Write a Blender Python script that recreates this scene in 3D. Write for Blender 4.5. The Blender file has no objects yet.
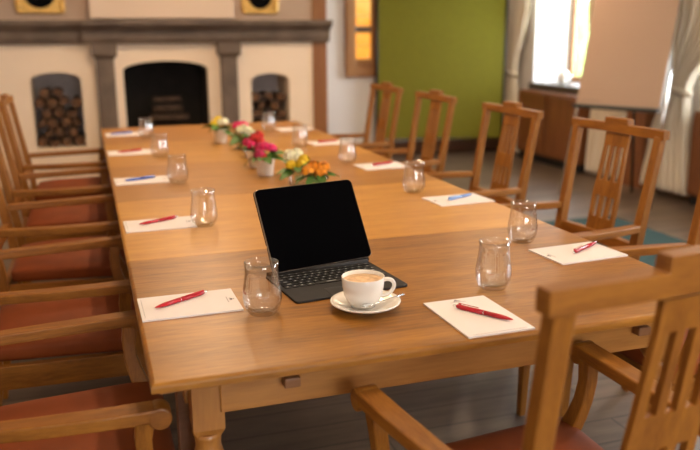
import bpy, bmesh, math, random
from mathutils import Vector, Matrix
PI = math.pi
SC = bpy.context.scene
COL = SC.collection
rnd = random.Random(7)

# ------------------------------------------------------------------ camera
def cam_setup():
    yaw, pitch, roll = 0.3197, 0.2411, -0.0056
    f = Vector((math.sin(yaw)*math.cos(pitch), math.cos(yaw)*math.cos(pitch), -math.sin(pitch)))
    r0 = Vector((math.cos(yaw), -math.sin(yaw), 0)); u0 = r0.cross(f)
    r = r0*math.cos(roll) + u0*math.sin(roll); u = -r0*math.sin(roll) + u0*math.cos(roll)
    cd = bpy.data.cameras.new('camera'); co = bpy.data.objects.new('camera', cd); COL.objects.link(co)
    co.matrix_world = Matrix(((r.x, u.x, -f.x, -0.062), (r.y, u.y, -f.y, -1.2606), (r.z, u.z, -f.z, 1.326), (0, 0, 0, 1)))
    cd.sensor_width = 36; cd.lens = 781.8/700*36; cd.clip_start = .05; cd.clip_end = 200
    cd.dof.use_dof = True; cd.dof.focus_distance = 1.80; cd.dof.aperture_fstop = 2.5
    SC.camera = co
cam_setup()

# ------------------------------------------------------------------ world, exposure, lights
w = bpy.data.worlds.new('daylight'); SC.world = w; w.use_nodes = True
bgn = w.node_tree.nodes['Background']; bgn.inputs[0].default_value = (.86, .93, 1, 1); bgn.inputs[1].default_value = 8.0
SC.view_settings.view_transform = 'Standard'; SC.view_settings.look = 'None'
SC.view_settings.exposure = 0.27; SC.view_settings.gamma = 1; SC.view_settings.use_curve_mapping = False

def area(name, loc, size, power, color, aim=(0, 0, -1), shape='DISK', size_y=None):
    l = bpy.data.lights.new(name, 'AREA'); l.shape = shape; l.size = size
    if size_y: l.size_y = size_y
    l.energy = power; l.color = color
    o = bpy.data.objects.new(name, l); COL.objects.link(o); o.location = loc
    o.rotation_euler = Vector(aim).to_track_quat('-Z', 'Y').to_euler()
    return o
WARM = (1.0, .70, .43)
LAMPS = [(.63, .5, 2.42), (.63, 2.4, 2.42), (.63, 4.3, 2.42), (-.3, -1.9, 2.42), (2.9, 1.6, 2.42), (3.2, 4.6, 2.42), (1.9, -1.6, 2.42)]
POWER = [14, 17, 25, 3, 15, 19, 13]
for (x, y, z), pw in zip(LAMPS, POWER):
    for k in range(3):
        area('ceiling_lamp_light', (x+.2*math.sin(2.1*k+x), y+.2*math.cos(2.1*k+x), z), .10, pw/3, WARM)
area('window_daylight', (1.3, -4.35, 1.55), 1.5, 36, (1, .90, .78), (0, 1, -.08), 'RECTANGLE', 1.25)  # added fill light outside the unseen rear window, for camera-facing surfaces
# daylight falling in through the windows of the right-hand wall
for (y0, y1, pw) in ((5.1, 6.22, 72), (2.2, 3.62, 60), (-.6, .9, 85)):
    area('window_daylight', (5.35, (y0+y1)/2, 1.5), y1-y0, pw, (.82, .91, 1), (-1, 0, -.05), 'RECTANGLE', 1.25)

# ------------------------------------------------------------------ materials
def new_mat(name):
    m = bpy.data.materials.new(name); m.use_nodes = True
    return m, m.node_tree, m.node_tree.nodes['Principled BSDF']
def setp(b, col=None, rough=None, metal=None, spec=None, **k):
    if col is not None: b.inputs['Base Color'].default_value = (*col, 1)
    if rough is not None: b.inputs['Roughness'].default_value = rough
    if metal is not None: b.inputs['Metallic'].default_value = metal
    if spec is not None: b.inputs['Specular IOR Level'].default_value = spec
    for a, v in k.items(): b.inputs[a].default_value = v
def plain(name, col, rough=.5, metal=0, var=.06, nscale=14, bump=0, spec=.5, **k):
    m, t, b = new_mat(name); setp(b, col, rough, metal, spec, **k)
    tc = t.nodes.new('ShaderNodeTexCoord'); n = t.nodes.new('ShaderNodeTexNoise'); n.inputs['Scale'].default_value = nscale
    n.inputs['Detail'].default_value = 4; t.links.new(tc.outputs['Object'], n.inputs['Vector'])
    r = t.nodes.new('ShaderNodeValToRGB'); t.links.new(n.outputs['Fac'], r.inputs['Fac'])
    r.color_ramp.elements[0].position = .3; r.color_ramp.elements[1].position = .7
    r.color_ramp.elements[0].color = (*[c*(1-var) for c in col], 1); r.color_ramp.elements[1].color = (*[min(1, c*(1+var)) for c in col], 1)
    t.links.new(r.outputs[0], b.inputs['Base Color'])
    if bump:
        bp = t.nodes.new('ShaderNodeBump'); bp.inputs['Strength'].default_value = bump; bp.inputs['Distance'].default_value = .01
        t.links.new(n.outputs['Fac'], bp.inputs['Height']); t.links.new(bp.outputs[0], b.inputs['Normal'])
    return m
def wood(name, light, dark, stretch=(1, 14, 14), rough=.38, scale=3.0, coat=0.0, plank=None, seed=0., fine=.35, knots=False, spec=.5):
    """grain runs along the axis whose stretch is 1"""
    m, t, b = new_mat(name); N = t.nodes.new; Lk = t.links.new
    tc = N('ShaderNodeTexCoord'); mp = N('ShaderNodeMapping'); mp.inputs['Scale'].default_value = stretch
    mp.inputs['Location'].default_value = (seed, seed*1.7, seed*.6)
    Lk(tc.outputs['Object'], mp.inputs['Vector'])
    n1 = N('ShaderNodeTexNoise'); n1.inputs['Scale'].default_value = scale; n1.inputs['Detail'].default_value = 5; n1.inputs['Distortion'].default_value = .9
    n2 = N('ShaderNodeTexNoise'); n2.inputs['Scale'].default_value = scale*7; n2.inputs['Detail'].default_value = 3
    Lk(mp.outputs[0], n1.inputs['Vector']); Lk(mp.outputs[0], n2.inputs['Vector'])
    mx = N('ShaderNodeMix'); mx.data_type = 'FLOAT'; mx.inputs[0].default_value = fine
    Lk(n1.outputs['Fac'], mx.inputs[2]); Lk(n2.outputs['Fac'], mx.inputs[3])
    r = N('ShaderNodeValToRGB'); r.color_ramp.elements[0].position = .33; r.color_ramp.elements[1].position = .66
    r.color_ramp.elements[0].color = (*dark, 1); r.color_ramp.elements[1].color = (*light, 1)
    Lk(mx.outputs[0], r.inputs['Fac']); out = r.outputs[0]
    if plank:
        br = N('ShaderNodeTexBrick'); pm = N('ShaderNodeMapping'); Lk(tc.outputs['Object'], pm.inputs['Vector'])
        if plank[3]: pm.inputs['Rotation'].default_value = (0, 0, PI/2)
        Lk(pm.outputs[0], br.inputs['Vector'])
        br.inputs['Scale'].default_value = 1; br.inputs['Brick Width'].default_value = plank[0]; br.inputs['Row Height'].default_value = plank[1]
        br.inputs['Mortar Size'].default_value = plank[2]; br.inputs['Mortar Smooth'].default_value = .1; br.inputs['Bias'].default_value = 0
        br.inputs['Color1'].default_value = (.78, .78, .78, 1); br.inputs['Color2'].default_value = (1.12, 1.1, 1.07, 1); br.inputs['Mortar'].default_value = (.35, .33, .3, 1)
        mm = N('ShaderNodeMix'); mm.data_type = 'RGBA'; mm.blend_type = 'MULTIPLY'; mm.inputs[0].default_value = 1
        Lk(out, mm.inputs[6]); Lk(br.outputs['Color'], mm.inputs[7]); out = mm.outputs[2]
    if knots:
        v = N('ShaderNodeTexVoronoi'); v.inputs['Scale'].default_value = 4.2
        km = N('ShaderNodeMapping'); km.inputs['Scale'].default_value = (.8, 1.5, 1); km.inputs['Location'].default_value = (seed, 0, 0)
        Lk(tc.outputs['Object'], km.inputs['Vector']); Lk(km.outputs[0], v.inputs['Vector'])
        kr = N('ShaderNodeValToRGB'); kr.color_ramp.elements[0].position = .012; kr.color_ramp.elements[1].position = .045
        kr.color_ramp.elements[0].color = (.45, .38, .33, 1); kr.color_ramp.elements[1].color = (1, 1, 1, 1)
        Lk(v.outputs['Distance'], kr.inputs['Fac'])
        mm = N('ShaderNodeMix'); mm.data_type = 'RGBA'; mm.blend_type = 'MULTIPLY'; mm.inputs[0].default_value = 1
        Lk(out, mm.inputs[6]); Lk(kr.outputs[0], mm.inputs[7]); out = mm.outputs[2]
    Lk(out, b.inputs['Base Color'])
    bp = N('ShaderNodeBump'); bp.inputs['Strength'].default_value = .12; bp.inputs['Distance'].default_value = .002
    Lk(mx.outputs[0], bp.inputs['Height']); Lk(bp.outputs[0], b.inputs['Normal'])
    setp(b, None, rough, 0, spec); b.inputs['Coat Weight'].default_value = coat; b.inputs['Coat Roughness'].default_value = .25
    return m
def glass(name, base=.095, tint=(.99, .99, .985), edge=(.90, .89, .87), rough=.035):
    """clear thin-walled glass: see-through, with reflections that grow towards grazing angles"""
    m, t, b = new_mat(name); t.nodes.remove(b); out = t.nodes['Material Output']; N = t.nodes.new; Lk = t.links.new
    lw = N('ShaderNodeLayerWeight'); lw.inputs['Blend'].default_value = .5
    rp = N('ShaderNodeValToRGB'); rp.color_ramp.elements[0].color = (*tint, 1); rp.color_ramp.elements[1].color = (*edge, 1); rp.color_ramp.elements[0].position = .6
    Lk(lw.outputs['Facing'], rp.inputs[0])
    tr = N('ShaderNodeBsdfTransparent'); Lk(rp.outputs[0], tr.inputs[0])
    g = N('ShaderNodeBsdfGlossy'); g.inputs['Roughness'].default_value = rough
    p = N('ShaderNodeMath'); p.operation = 'POWER'; p.inputs[1].default_value = 2.6; Lk(lw.outputs['Facing'], p.inputs[0])
    q = N('ShaderNodeMath'); q.operation = 'MULTIPLY_ADD'; q.inputs[1].default_value = .7; q.inputs[2].default_value = base; Lk(p.outputs[0], q.inputs[0])
    mx = N('ShaderNodeMixShader'); Lk(q.outputs[0], mx.inputs[0]); Lk(tr.outputs[0], mx.inputs[1]); Lk(g.outputs[0], mx.inputs[2]); Lk(mx.outputs[0], out.inputs[0])
    return m
def pane_glass(name): return glass(name, .03, (1, 1, 1), (.9, .95, .93), .01)
def emit(name, col, s):
    m, t, b = new_mat(name); setp(b, (0, 0, 0), .6); b.inputs['Emission Color'].default_value = (*col, 1); b.inputs['Emission Strength'].default_value = s
    return m

M = {}
TL, TD = (.50, .245, .085), (.36, .155, .048)
leafcol = [((.39, .165, .022), (.175, .064, .008)), ((.55, .265, .042), (.40, .168, .025)), ((.42, .19, .032), (.28, .115, .018)),
           ((.50, .24, .040), (.36, .16, .026)), ((.42, .185, .035), (.29, .12, .020))]
for i, (a, b_) in enumerate(leafcol):
    M['leaf%d' % i] = wood('table_leaf_wood_%d' % i, a, b_, (1, 8, 8), .36, 2.6, .05, seed=i*3.1, fine=.4, knots=(i == 0), spec=.3)
M['table'] = wood('table_frame_wood', (.42, .178, .036), (.28, .108, .018), (1, 9, 9), .4, 2.4, .15, seed=4)
M['tleg'] = wood('table_leg_wood', (.42, .178, .036), (.28, .108, .018), (9, 9, 1), .4, 2.4, .15, seed=5)
M['chair'] = wood('chair_wood', (.335, .130, .017), (.185, .062, .008), (8, 8, 1), .44, 5, .04, spec=.3, seed=1)
M['chairx'] = wood('chair_rail_wood', (.335, .130, .017), (.185, .062, .008), (1, 8, 8), .44, 5, .04, spec=.3, seed=2)
M['chairy'] = wood('chair_arm_wood', (.335, .130, .017), (.185, .062, .008), (8, 1, 8), .44, 5, .04, spec=.3, seed=3)
M['leather'] = plain('terracotta_leather', (.215, .047, .010), .6, 0, .14, 9, .15, spec=.2)
M['bracket'] = plain('dark_bracket', (.22, .09, .03), .5)
M['plaster'] = plain('cream_plaster', (.90, .72, .54), .85, 0, .03, 3, .1)
M['whitew'] = plain('white_wall', (.80, .76, .72), .85, 0, .02, 3)
M['taupe'] = plain('taupe_wall', (.52, .37, .27), .85, 0, .04, 2)
M['hood'] = plain('hood_plaster', (.80, .61, .46), .8, 0, .03, 2)
M['stone'] = plain('grey_brown_stone', (.14, .095, .065), .6, 0, .3, 5, .3)
M['soot'] = plain('sooty_brick', (.012, .009, .007), .95, 0, .4, 6)
M['niche'] = plain('grey_niche_plaster', (.52, .46, .44), .9, 0, .15, 4)
M['post'] = wood('post_wood', (.32, .125, .032), (.22, .075, .018), (10, 10, 1), .5, 2.5)
M['cabinet'] = wood('cabinet_wood', (.26, .095, .03), (.16, .052, .016), (9, 9, 1), .4, 2.5, .2)
M['floor'] = wood('floor_planks', (.175, .12, .085), (.085, .058, .040), (1, 8, 8), .42, 1.6, 0, (1.6, .14, .004, 0))
M['base'] = wood('baseboard_wood', (.19, .08, .035), (.12, .045, .02), (1, 1, 9), .5, 3)
M['rug'] = plain('teal_carpet', (.015, .050, .052), .95, 0, .2, 60, .3)
M['bark'] = plain('log_bark', (.06, .034, .02), .9, 0, .5, 30, .5)
M['cut'] = plain('log_cut_face', (.12, .055, .022), .8, 0, .85, 10, .2)
M['gold'] = plain('gilt_frame', (.62, .36, .09), .38, .55, .25, 25, .3)
M['black'] = plain('black_medallion', (.004, .004, .004), .9, spec=.05)
M['green'] = plain('green_felt', (.170, .158, .008), .95, 0, .05, 25, .1)
M['steel'] = plain('grey_metal', (.35, .34, .33), .3, .9)
M['darkm'] = plain('dark_metal', (.03, .032, .034), .45, .5)
M['chrome'] = plain('chrome', (.8, .8, .8), .15, 1)
M['curtain'] = plain('cream_curtain', (.78, .68, .54), .9, 0, .03, 4)
M['sill'] = plain('dark_stone_sill', (.09, .075, .07), .35, 0, .2, 12)
M['silll'] = plain('white_sill', (.8, .78, .75), .4)
M['wframe'] = wood('window_frame_wood', (.42, .2, .07), (.3, .13, .04), (9, 9, 1), .45, 3)
M['pane'] = pane_glass('window_pane_glass')
M['leafy'] = plain('garden_foliage', (.32, .5, .10), .8, 0, .4, 6, .5)
M['grass'] = plain('garden_grass', (.3, .45, .12), .9, 0, .3, 2)
M['paper'] = plain('white_paper', (.76, .70, .68), .7, 0, .01)
M['ink'] = plain('grey_print', (.25, .22, .22), .8)
M['chart'] = plain('flip_paper', (.49, .335, .245), .75, 0, .015, 2)  # white paper; its backlit, warm-lit tan is put into the colour
M['chartline'] = plain('flip_paper_line', (.41, .275, .20), .8)
M['red'] = plain('red_plastic', (.42, .008, .018), .25, 0, .02)
M['blue'] = plain('blue_plastic', (.03, .10, .42), .25, 0, .02)
M['lblue'] = plain('pale_blue_plastic', (.16, .30, .62), .3, 0, .02)
M['glass'] = glass('drinking_glass')
M['china'] = plain('white_china', (.82, .77, .70), .12, 0, .01)
M['coffee'] = plain('coffee_foam', (.62, .40, .22), .55, 0, .35, 60)
M['foamring'] = plain('pale_foam', (.72, .50, .30), .6, 0, .1, 60)
M['screen'] = plain('black_screen', (.002, .002, .0025), .10, 0, 0, spec=0.0)
M['tabmetal'] = plain('tablet_edge_metal', (.28, .23, .19), .3, .85)
M['kbd'] = plain('keyboard_cover', (.030, .027, .026), .75, 0, .08, 40, spec=.25)
M['key'] = plain('keycap', (.006, .006, .007), .5)
M['keymark'] = plain('key_legend', (.45, .45, .45), .6)
M['track'] = plain('trackpad_surface', (.022, .022, .024), .35)
M['pot'] = plain('white_pot', (.80, .72, .62), .35)
M['leaf'] = plain('flower_leaf', (.055, .15, .018), .5, 0, .4, 30)
M['stem'] = plain('flower_stem', (.10, .22, .04), .6)
M['lampmetal'] = plain('lamp_metal', (.55, .5, .42), .35, .8)
M['lampglow'] = emit('lamp_glow', (1, .72, .42), 14)
for n, c in dict(orange=(.85, .27, .008), yellow=(.86, .52, .01), cream=(.86, .76, .50), red=(.55, .02, .015), pink=(.68, .012, .12), crimson=(.48, .012, .08)).items():
    M['f_'+n] = plain(n+'_petals', c, .6, 0, .42, 55)

# ------------------------------------------------------------------ mesh helpers
class MB:
    def __init__(s): s.v = []; s.f = []; s.mi = []; s.sm = []
    def add(s, vs, fs, mat=None, mi=0, smooth=False):
        n = len(s.v)
        s.v += [tuple(mat @ Vector(v)) if mat is not None else tuple(v) for v in vs]
        for f in fs: s.f.append([n+i for i in f]); s.mi.append(mi); s.sm.append(smooth)
        return s
    def box(s, x0, x1, y0, y1, z0, z1, mat=None, mi=0):
        vs = [(x, y, z) for x in (x0, x1) for y in (y0, y1) for z in (z0, z1)]
        return s.add(vs, [(0, 1, 3, 2), (4, 6, 7, 5), (0, 4, 5, 1), (2, 3, 7, 6), (0, 2, 6, 4), (1, 5, 7, 3)], mat, mi)
    def sweep(s, rings, closed=True, mi=0, smooth=True, mat=None):
        """rings: list of equal length point loops"""
        n = len(rings[0]); vs = [p for r in rings for p in r]; fs = []
        for i in range(len(rings)-1):
            for j in range(n):
                k = (j+1) % n
                fs.append((i*n+j, i*n+k, (i+1)*n+k, (i+1)*n+j))
        s.add(vs, fs, mat, mi, smooth)
        if closed:
            s.add(rings[0], [tuple(reversed(range(n)))], mat, mi); s.add(rings[-1], [tuple(range(n))], mat, mi)
        return s
    def tube(s, pts, rad, n=12, mi=0, mat=None, closed=True):
        pts = [Vector(p) for p in pts]; rings = []
        if not isinstance(rad, (list, tuple)): rad = [rad]*len(pts)
        d0 = (pts[1]-pts[0]).normalized(); up = Vector((0, 0, 1)) if abs(d0.z) < .9 else Vector((1, 0, 0))
        a = d0.cross(up).normalized()
        for i, p in enumerate(pts):
            d = (pts[min(i+1, len(pts)-1)] - pts[max(i-1, 0)]).normalized()
            a = (a - d*a.dot(d)).normalized(); b = d.cross(a)
            rings.append([tuple(p + (a*math.cos(t) + b*math.sin(t))*rad[i]) for t in [2*PI*j/n for j in range(n)]])
        return s.sweep(rings, closed, mi, True, mat)
    def bar(s, pts, wd, mi=0, mat=None, smooth=False, side=Vector((1, 0, 0))):
        """rectangular bar along pts in a plane; wd = list of (width along side, thickness across)"""
        pts = [Vector(p) for p in pts]; rings = []
        if isinstance(wd, tuple): wd = [wd]*len(pts)
        for i, p in enumerate(pts):
            d = (pts[min(i+1, len(pts)-1)] - pts[max(i-1, 0)]).normalized(); c = side.cross(d).normalized()
            w, t = wd[i][0]/2, wd[i][1]/2
            rings.append([tuple(p+side*w+c*t), tuple(p-side*w+c*t), tuple(p-side*w-c*t), tuple(p+side*w-c*t)])
        return s.sweep(rings, True, mi, smooth, mat)
    def lathe(s, prof, n=24, mi=0, mat=None, smooth=True, cap=(False, False)):
        rings = [[(r*math.cos(2*PI*j/n), r*math.sin(2*PI*j/n), z) for j in range(n)] for r, z in prof]
        s.sweep(rings, False, mi, smooth, mat)
        if cap[0]: s.add(rings[0], [tuple(reversed(range(n)))], mat, mi)
        if cap[1]: s.add(rings[-1], [tuple(range(n))], mat, mi)
        return s
    def build(s, name, mat, parent=None, bevel=0, seg=2, sub=0, weld=False):
        me = bpy.data.meshes.new(name); me.from_pydata(s.v, [], s.f)
        mats = mat if isinstance(mat, (list, tuple)) else [mat]
        for m in mats: me.materials.append(m)
        for p, i, q in zip(me.polygons, s.mi, s.sm): p.material_index = i; p.use_smooth = q
        bm = bmesh.new(); bm.from_mesh(me)
        bmesh.ops.remove_doubles(bm, verts=bm.verts, dist=1e-5)
        bmesh.ops.recalc_face_normals(bm, faces=bm.faces)
        if bevel:
            es = [e for e in bm.edges if len(e.link_faces) == 2 and e.calc_face_angle(0) > .6]
            bmesh.ops.bevel(bm, geom=es, offset=bevel, segments=seg, affect='EDGES', profile=.5, clamp_overlap=True)
        bm.to_mesh(me); bm.free(); me.update()
        o = bpy.data.objects.new(name, me); COL.objects.link(o)
        if sub:
            sm = o.modifiers.new('sub', 'SUBSURF'); sm.levels = sub; sm.render_levels = sub
            for p in me.polygons: p.use_smooth = True
        if parent: o.parent = parent
        return o
def T(x=0, y=0, z=0, rz=0, rx=0, ry=0, s=1):
    return Matrix.Translation((x, y, z)) @ Matrix.Rotation(rz, 4, 'Z') @ Matrix.Rotation(ry, 4, 'Y') @ Matrix.Rotation(rx, 4, 'X') @ Matrix.Scale(s, 4)
def tag(o, label=None, cat=None, group=None, kind=None):
    if label: o['label'] = label
    if cat: o['category'] = cat
    if group: o['group'] = group
    if kind: o['kind'] = kind
    return o
def thing(name, label, cat, loc=(0, 0, 0), rz=0, group=None):
    o = bpy.data.objects.new(name, None); COL.objects.link(o); o.empty_display_size = .05
    o.location = loc; o.rotation_euler = (0, 0, rz)
    return tag(o, label, cat, group)
def dup(root, loc=None, rz=None, label=None, mats=None):
    def cp(o, parent):
        c = o.copy(); COL.objects.link(c); c.parent = parent
        for ch in list(o.children): cp(ch, c)
        return c
    r = cp(root, None)
    if loc: r.location = loc
    if rz is not None: r.rotation_euler = (0, 0, rz)
    if label: r['label'] = label
    return r
def struct(o): o['kind'] = 'structure'; return o

# ------------------------------------------------------------------ room
H = 2.65
struct(MB().box(-2.6, 5.1, -4.2, 7.5, -.1, 0).build('floor', M['floor']))
struct(MB().box(-2.6, 5.1, -4.2, 7.5, H, H+.1).build('ceiling', M['whitew']))
struct(MB().box(-2.7, -2.5, -4.2, 7.5, 0, H).build('wall_left', M['plaster']))
m = MB(); m.box(-2.5, -.3, -4.2, -4.0, 0, H); m.box(2.1, 4.5, -4.2, -4.0, 0, H); m.box(-.3, 2.1, -4.2, -4.0, 0, .85); m.box(-.3, 2.1, -4.2, -4.0, 2.25, H)
struct(m.build('wall_rear', M['plaster']))
m = MB()
for a, b, c, d in ((-.3, -.24, .85, 2.25), (2.04, 2.1, .85, 2.25), (-.24, 2.04, .85, .91), (-.24, 2.04, 2.19, 2.25), (.87, .93, .91, 2.19)): m.box(a, b, -4.15, -4.08, c, d)
wo = struct(m.build('window_4', M['wframe'], bevel=.004))  # unseen rear window, added for frontal fill from behind the camera
MB().box(-.24, 2.04, -4.12, -4.114, .91, 2.19).build('pane', M['pane'], wo)
struct(MB().box(2.18, 4.5, 6.9, 7.5, 0, H).build('wall_back', M['whitew']))
struct(MB().box(2.2, 4.5, 6.875, 6.898, 0, .13).build('baseboard_back', M['base'], bevel=.004))
# right wall with three window openings
wins = [(-.6, .9), (2.2, 3.62), (5.1, 6.22)]
ZS, ZT = .80, 2.15
m = MB(); prev = -4.2
for a, b in wins:
    m.box(4.5, 5.0, prev, a, 0, H); m.box(4.5, 5.0, a, b, 0, ZS-.07); m.box(4.5, 5.0, a, b, ZT, H); prev = b
m.box(4.5, 5.0, prev, 7.5, 0, H)
struct(m.build('wall_right', M['whitew']))
m = MB()
for a, b in ((-4, -.6), (.9, 2.2), (3.62, 5.1), (6.26, 6.87)): m.box(4.478, 4.498, a, b, 0, .12)
struct(m.build('baseboard_right', M['base'], bevel=.004))
for k, (a, b) in enumerate(wins):
    f = MB(); x0, x1 = 4.93, 4.985
    f.box(x0, x1, a, a+.06, ZS, ZT); f.box(x0, x1, b-.06, b, ZS, ZT); f.box(x0, x1, a+.06, b-.06, ZS, ZS+.06); f.box(x0, x1, a+.06, b-.06, ZT-.06, ZT)
    c = (a+b)/2; f.box(x0+.005, x1-.005, c-.04, c+.04, ZS+.06, ZT-.06)
    wo = struct(f.build('window_%d' % (k+1), M['wframe'], bevel=.004))
    MB().box(4.955, 4.961, a+.06, b-.06, ZS+.06, ZT-.06).build('pane', M['pane'], wo)
    MB().box(4.44, 4.93, a+.004, b-.004, ZS-.07, ZS).build('window_sill', M['silll'] if k == 1 else M['sill'], wo, bevel=.004)
# wooden pillar between the far curtains
struct(MB().box(4.40, 4.498, 4.24, 4.50, .0, H).build('trim_1', M['cabinet'], bevel=.006))
struct(MB().box(2.035, 2.18, 6.19, 6.898, 0, H).build('trim_2', M['post'], bevel=.006))

# chimney wall with three arched openings
YF = 6.2
def arch_z(x, x0, x1, zs, za):
    t = (x-(x0+x1)/2)/((x1-x0)/2); return zs + (za-zs)*math.sqrt(max(0, 1-t*t*.96))
OPEN = [(-.530, -.108, .335, .925, 1.0), (.26, 1.02, .30, 1.00, 1.085), (1.425, 1.80, .335, .875, .955)]
m = MB(); px = -2.5; D1 = .5
for (x0, x1, zb, zs, za) in OPEN:
    m.box(px, x0, YF, YF+D1, 0, 1.45); m.box(x0, x1, YF, YF+D1, 0, zb)
    n = 18
    for i in range(n):
        a, b = x0+(x1-x0)*i/n, x0+(x1-x0)*(i+1)/n; za_, zb_ = arch_z(a, x0, x1, zs, za), arch_z(b, x0, x1, zs, za)
        m.add([(a, YF, za_), (b, YF, zb_), (b, YF, 1.45), (a, YF, 1.45), (a, YF+D1, za_), (b, YF+D1, zb_), (b, YF+D1, 1.45), (a, YF+D1, 1.45)],
              [(0, 1, 2, 3), (7, 6, 5, 4), (0, 4, 5, 1), (3, 2, 6, 7)])
    px = x1
m.box(px, 2.035, YF, YF+D1, 0, 1.45)
struct(m.build('wall_chimney', M['plaster']))
struct(MB().box(-2.5, 2.035, YF, YF+D1, 1.45, H).build('wall_chimney_upper', M['taupe']))
struct(MB().box(.01, 1.27, YF-.10, YF-.002, 1.46, H).build('wall_chimney_hood', M['hood'], bevel=.006))
struct(MB().box(-2.5, 2.035, YF+D1, YF+D1+.1, 0, H).build('wall_chimney_rear', M['niche']))
# soot-black lining of the firebox
x0, x1, zb, zs, za = OPEN[1]; m = MB(); e = .012
m.box(x0, x0+e, YF+.06, YF+D1, zb, zs); m.box(x1-e, x1, YF+.06, YF+D1, zb, zs); m.box(x0, x1, YF+D1-e, YF+D1, zb, za+.0)
m.box(x0, x1, YF+.06, YF+D1, zb, zb+e)
for i in range(18):
    a, b = x0+(x1-x0)*i/18, x0+(x1-x0)*(i+1)/18; za_, zb_ = arch_z(a, x0, x1, zs, za), arch_z(b, x0, x1, zs, za)
    m.add([(a, YF+.06, za_), (b, YF+.06, zb_), (b, YF+D1, zb_), (a, YF+D1, za_), (a, YF+.06, za_-e), (b, YF+.06, zb_-e), (b, YF+D1, zb_-e), (a, YF+D1, za_-e)],
          [(0, 1, 2, 3), (7, 6, 5, 4), (0, 4, 5, 1), (1, 5, 6, 2), (2, 6, 7, 3), (3, 7, 4, 0)])
struct(m.build('wall_firebox', M['soot']))

# stone mantelpiece
mt = thing('mantelpiece', 'grey-brown stone mantelpiece with moulded shelf on two pilasters', 'mantelpiece', (.6, YF, 0))
def L(o): return o
def shelf(xa, xb, out):
    p = [(0, 1.24), (-.055, 1.24), (-.065, 1.275), (-.075, 1.285), (-.075, 1.345), (-.10, 1.365), (-.135, 1.385), (-.155, 1.40), (-.17, 1.405), (-.17, 1.445), (0, 1.445)]
    q = []
    for y, z in p: q.append((y*out if y < 0 else -.002, z))
    vs = [(xa-.6, y, z) for y, z in q]+[(xb-.6, y, z) for y, z in q]; n = len(q)
    return MB().add(vs, [tuple(range(n)), tuple(reversed(range(n, 2*n)))]+[(i, (i+1) % n, n+(i+1) % n, n+i) for i in range(n)])
shelf(-2.49, -.07, 1).build('shelf', M['stone'], mt); shelf(1.33, 2.19, 1).build('shelf', M['stone'], mt)
shelf(-.07, 1.33, 1.5).build('shelf', M['stone'], mt)
for (a, b) in ((.03, .185), (1.135, 1.285)):
    MB().box(a-.6, b-.6, -.09, -.002, 0, 1.11).build('pilaster', M['stone'], mt, bevel=.006)
    c = MB(); c.add([(a-.6, -.09, 1.11), (b-.6, -.09, 1.11), (b-.6, -.002, 1.11), (a-.6, -.002, 1.11), (a-.63, -.13, 1.15), (b-.57, -.13, 1.15), (b-.57, -.002, 1.15), (a-.63, -.002, 1.15)],
              [(0, 3, 2, 1), (4, 5, 6, 7), (0, 1, 5, 4), (1, 2, 6, 5), (2, 3, 7, 6), (3, 0, 4, 7)])
    c.box(a-.63, b-.57, -.13, -.002, 1.15, 1.24); c.build('capital', M['stone'], mt)

# gilt pictures over the mantel
def picture(x, label, sc=1):
    t = thing('framed_picture', label, 'picture', (x, YF-.002, 1.50), 0, None)
    W, Hh = .19*sc, .40; m = MB()
    for (a, b, c, d) in ((-W, W, 0, .035), (-W, W, Hh-.035, Hh), (-W, -W+.035, .035, Hh-.035), (W-.035, W, .035, Hh-.035)): m.box(a, b, -.04, 0, c, d)
    m.build('frame', M['gold'], t, bevel=.012, seg=2)
    MB().box(-W+.03, W-.03, -.022, 0, .03, Hh-.03).build('mount', M['gold'], t)
    n = 40
    ring = [(.138*sc*math.cos(2*PI*i/n), .19+.145*math.sin(2*PI*i/n)) for i in range(n)]
    MB().sweep([[(a, -.034, b) for a, b in ring], [(a, -.0225, b) for a, b in ring]], True, smooth=False).build('oval_silhouette', M['black'], t)
picture(-.385, 'gilt frame with black oval above the mantel, over the left firewood niche')
picture(1.53, 'gilt frame with black oval above the mantel, over the right firewood niche', .86)

# firewood
def log_mesh(r, ln, seed, split):
    g = random.Random(seed); m = MB(); n = 14
    ang = [2*PI*i/n for i in range(n)]
    if split:   # split billet: wedge shaped
        prof = [(r*math.cos(a)*1.15, max(-.25*r, r*math.sin(a)*1.1)) for a in ang]
    else:
        prof = [(r*math.cos(a)*(1+g.uniform(-.09, .09)), r*math.sin(a)*(1+g.uniform(-.09, .09))) for a in ang]
    rings = []
    for k in range(5):
        s = 1+g.uniform(-.04, .04); dx, dz = g.uniform(-.004, .004), g.uniform(-.004, .004)
        rings.append([(x*s+dx, ln*(k/4), z*s+dz) for x, z in prof])
    m.sweep(rings, False, 0, True); m.add(rings[0], [tuple(range(n))], None, 1); m.add(rings[-1], [tuple(reversed(range(n)))], None, 1)
    return m
protos = []
def place_log(x, y, z, r, rot, label, group, ln=.3, idx=0):
    m = log_mesh(r, ln, idx*7+3, idx % 3 == 1)
    o = m.build('firewood_log', [M['bark'], M['cut']])
    o.location = (x, y, z); o.rotation_euler = rot
    return tag(o, label, 'log', group)
idx = 0
for (x0, x1, zb, zs, za), side, top in ((OPEN[0], 'left', .90), (OPEN[2], 'right', .84)):
    r = .046; row = 0; z = zb+.001
    while z + 2*r < top:
        W = x1-x0; n = int(W/(2*r+.004)); step = W/n
        off = 0 if row % 2 == 0 else step/2; cnt = n if row % 2 == 0 else n-1
        for k in range(cnt):
            if z+4*r > top and rnd.random() < .2: continue
            rr = r*rnd.uniform(.86, .99)
            place_log(x0+off+step*(k+.5)+rnd.uniform(-.004, .004), YF+.04+rnd.uniform(0, .09), z+r, rr, (0, rnd.uniform(0, 6), 0),
                      'split firewood log stacked in the arched niche %s of the fireplace' % side, 'firewood in the %s niche' % side, .32, idx)
            idx += 1
        z += 1.86*r; row += 1
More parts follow.
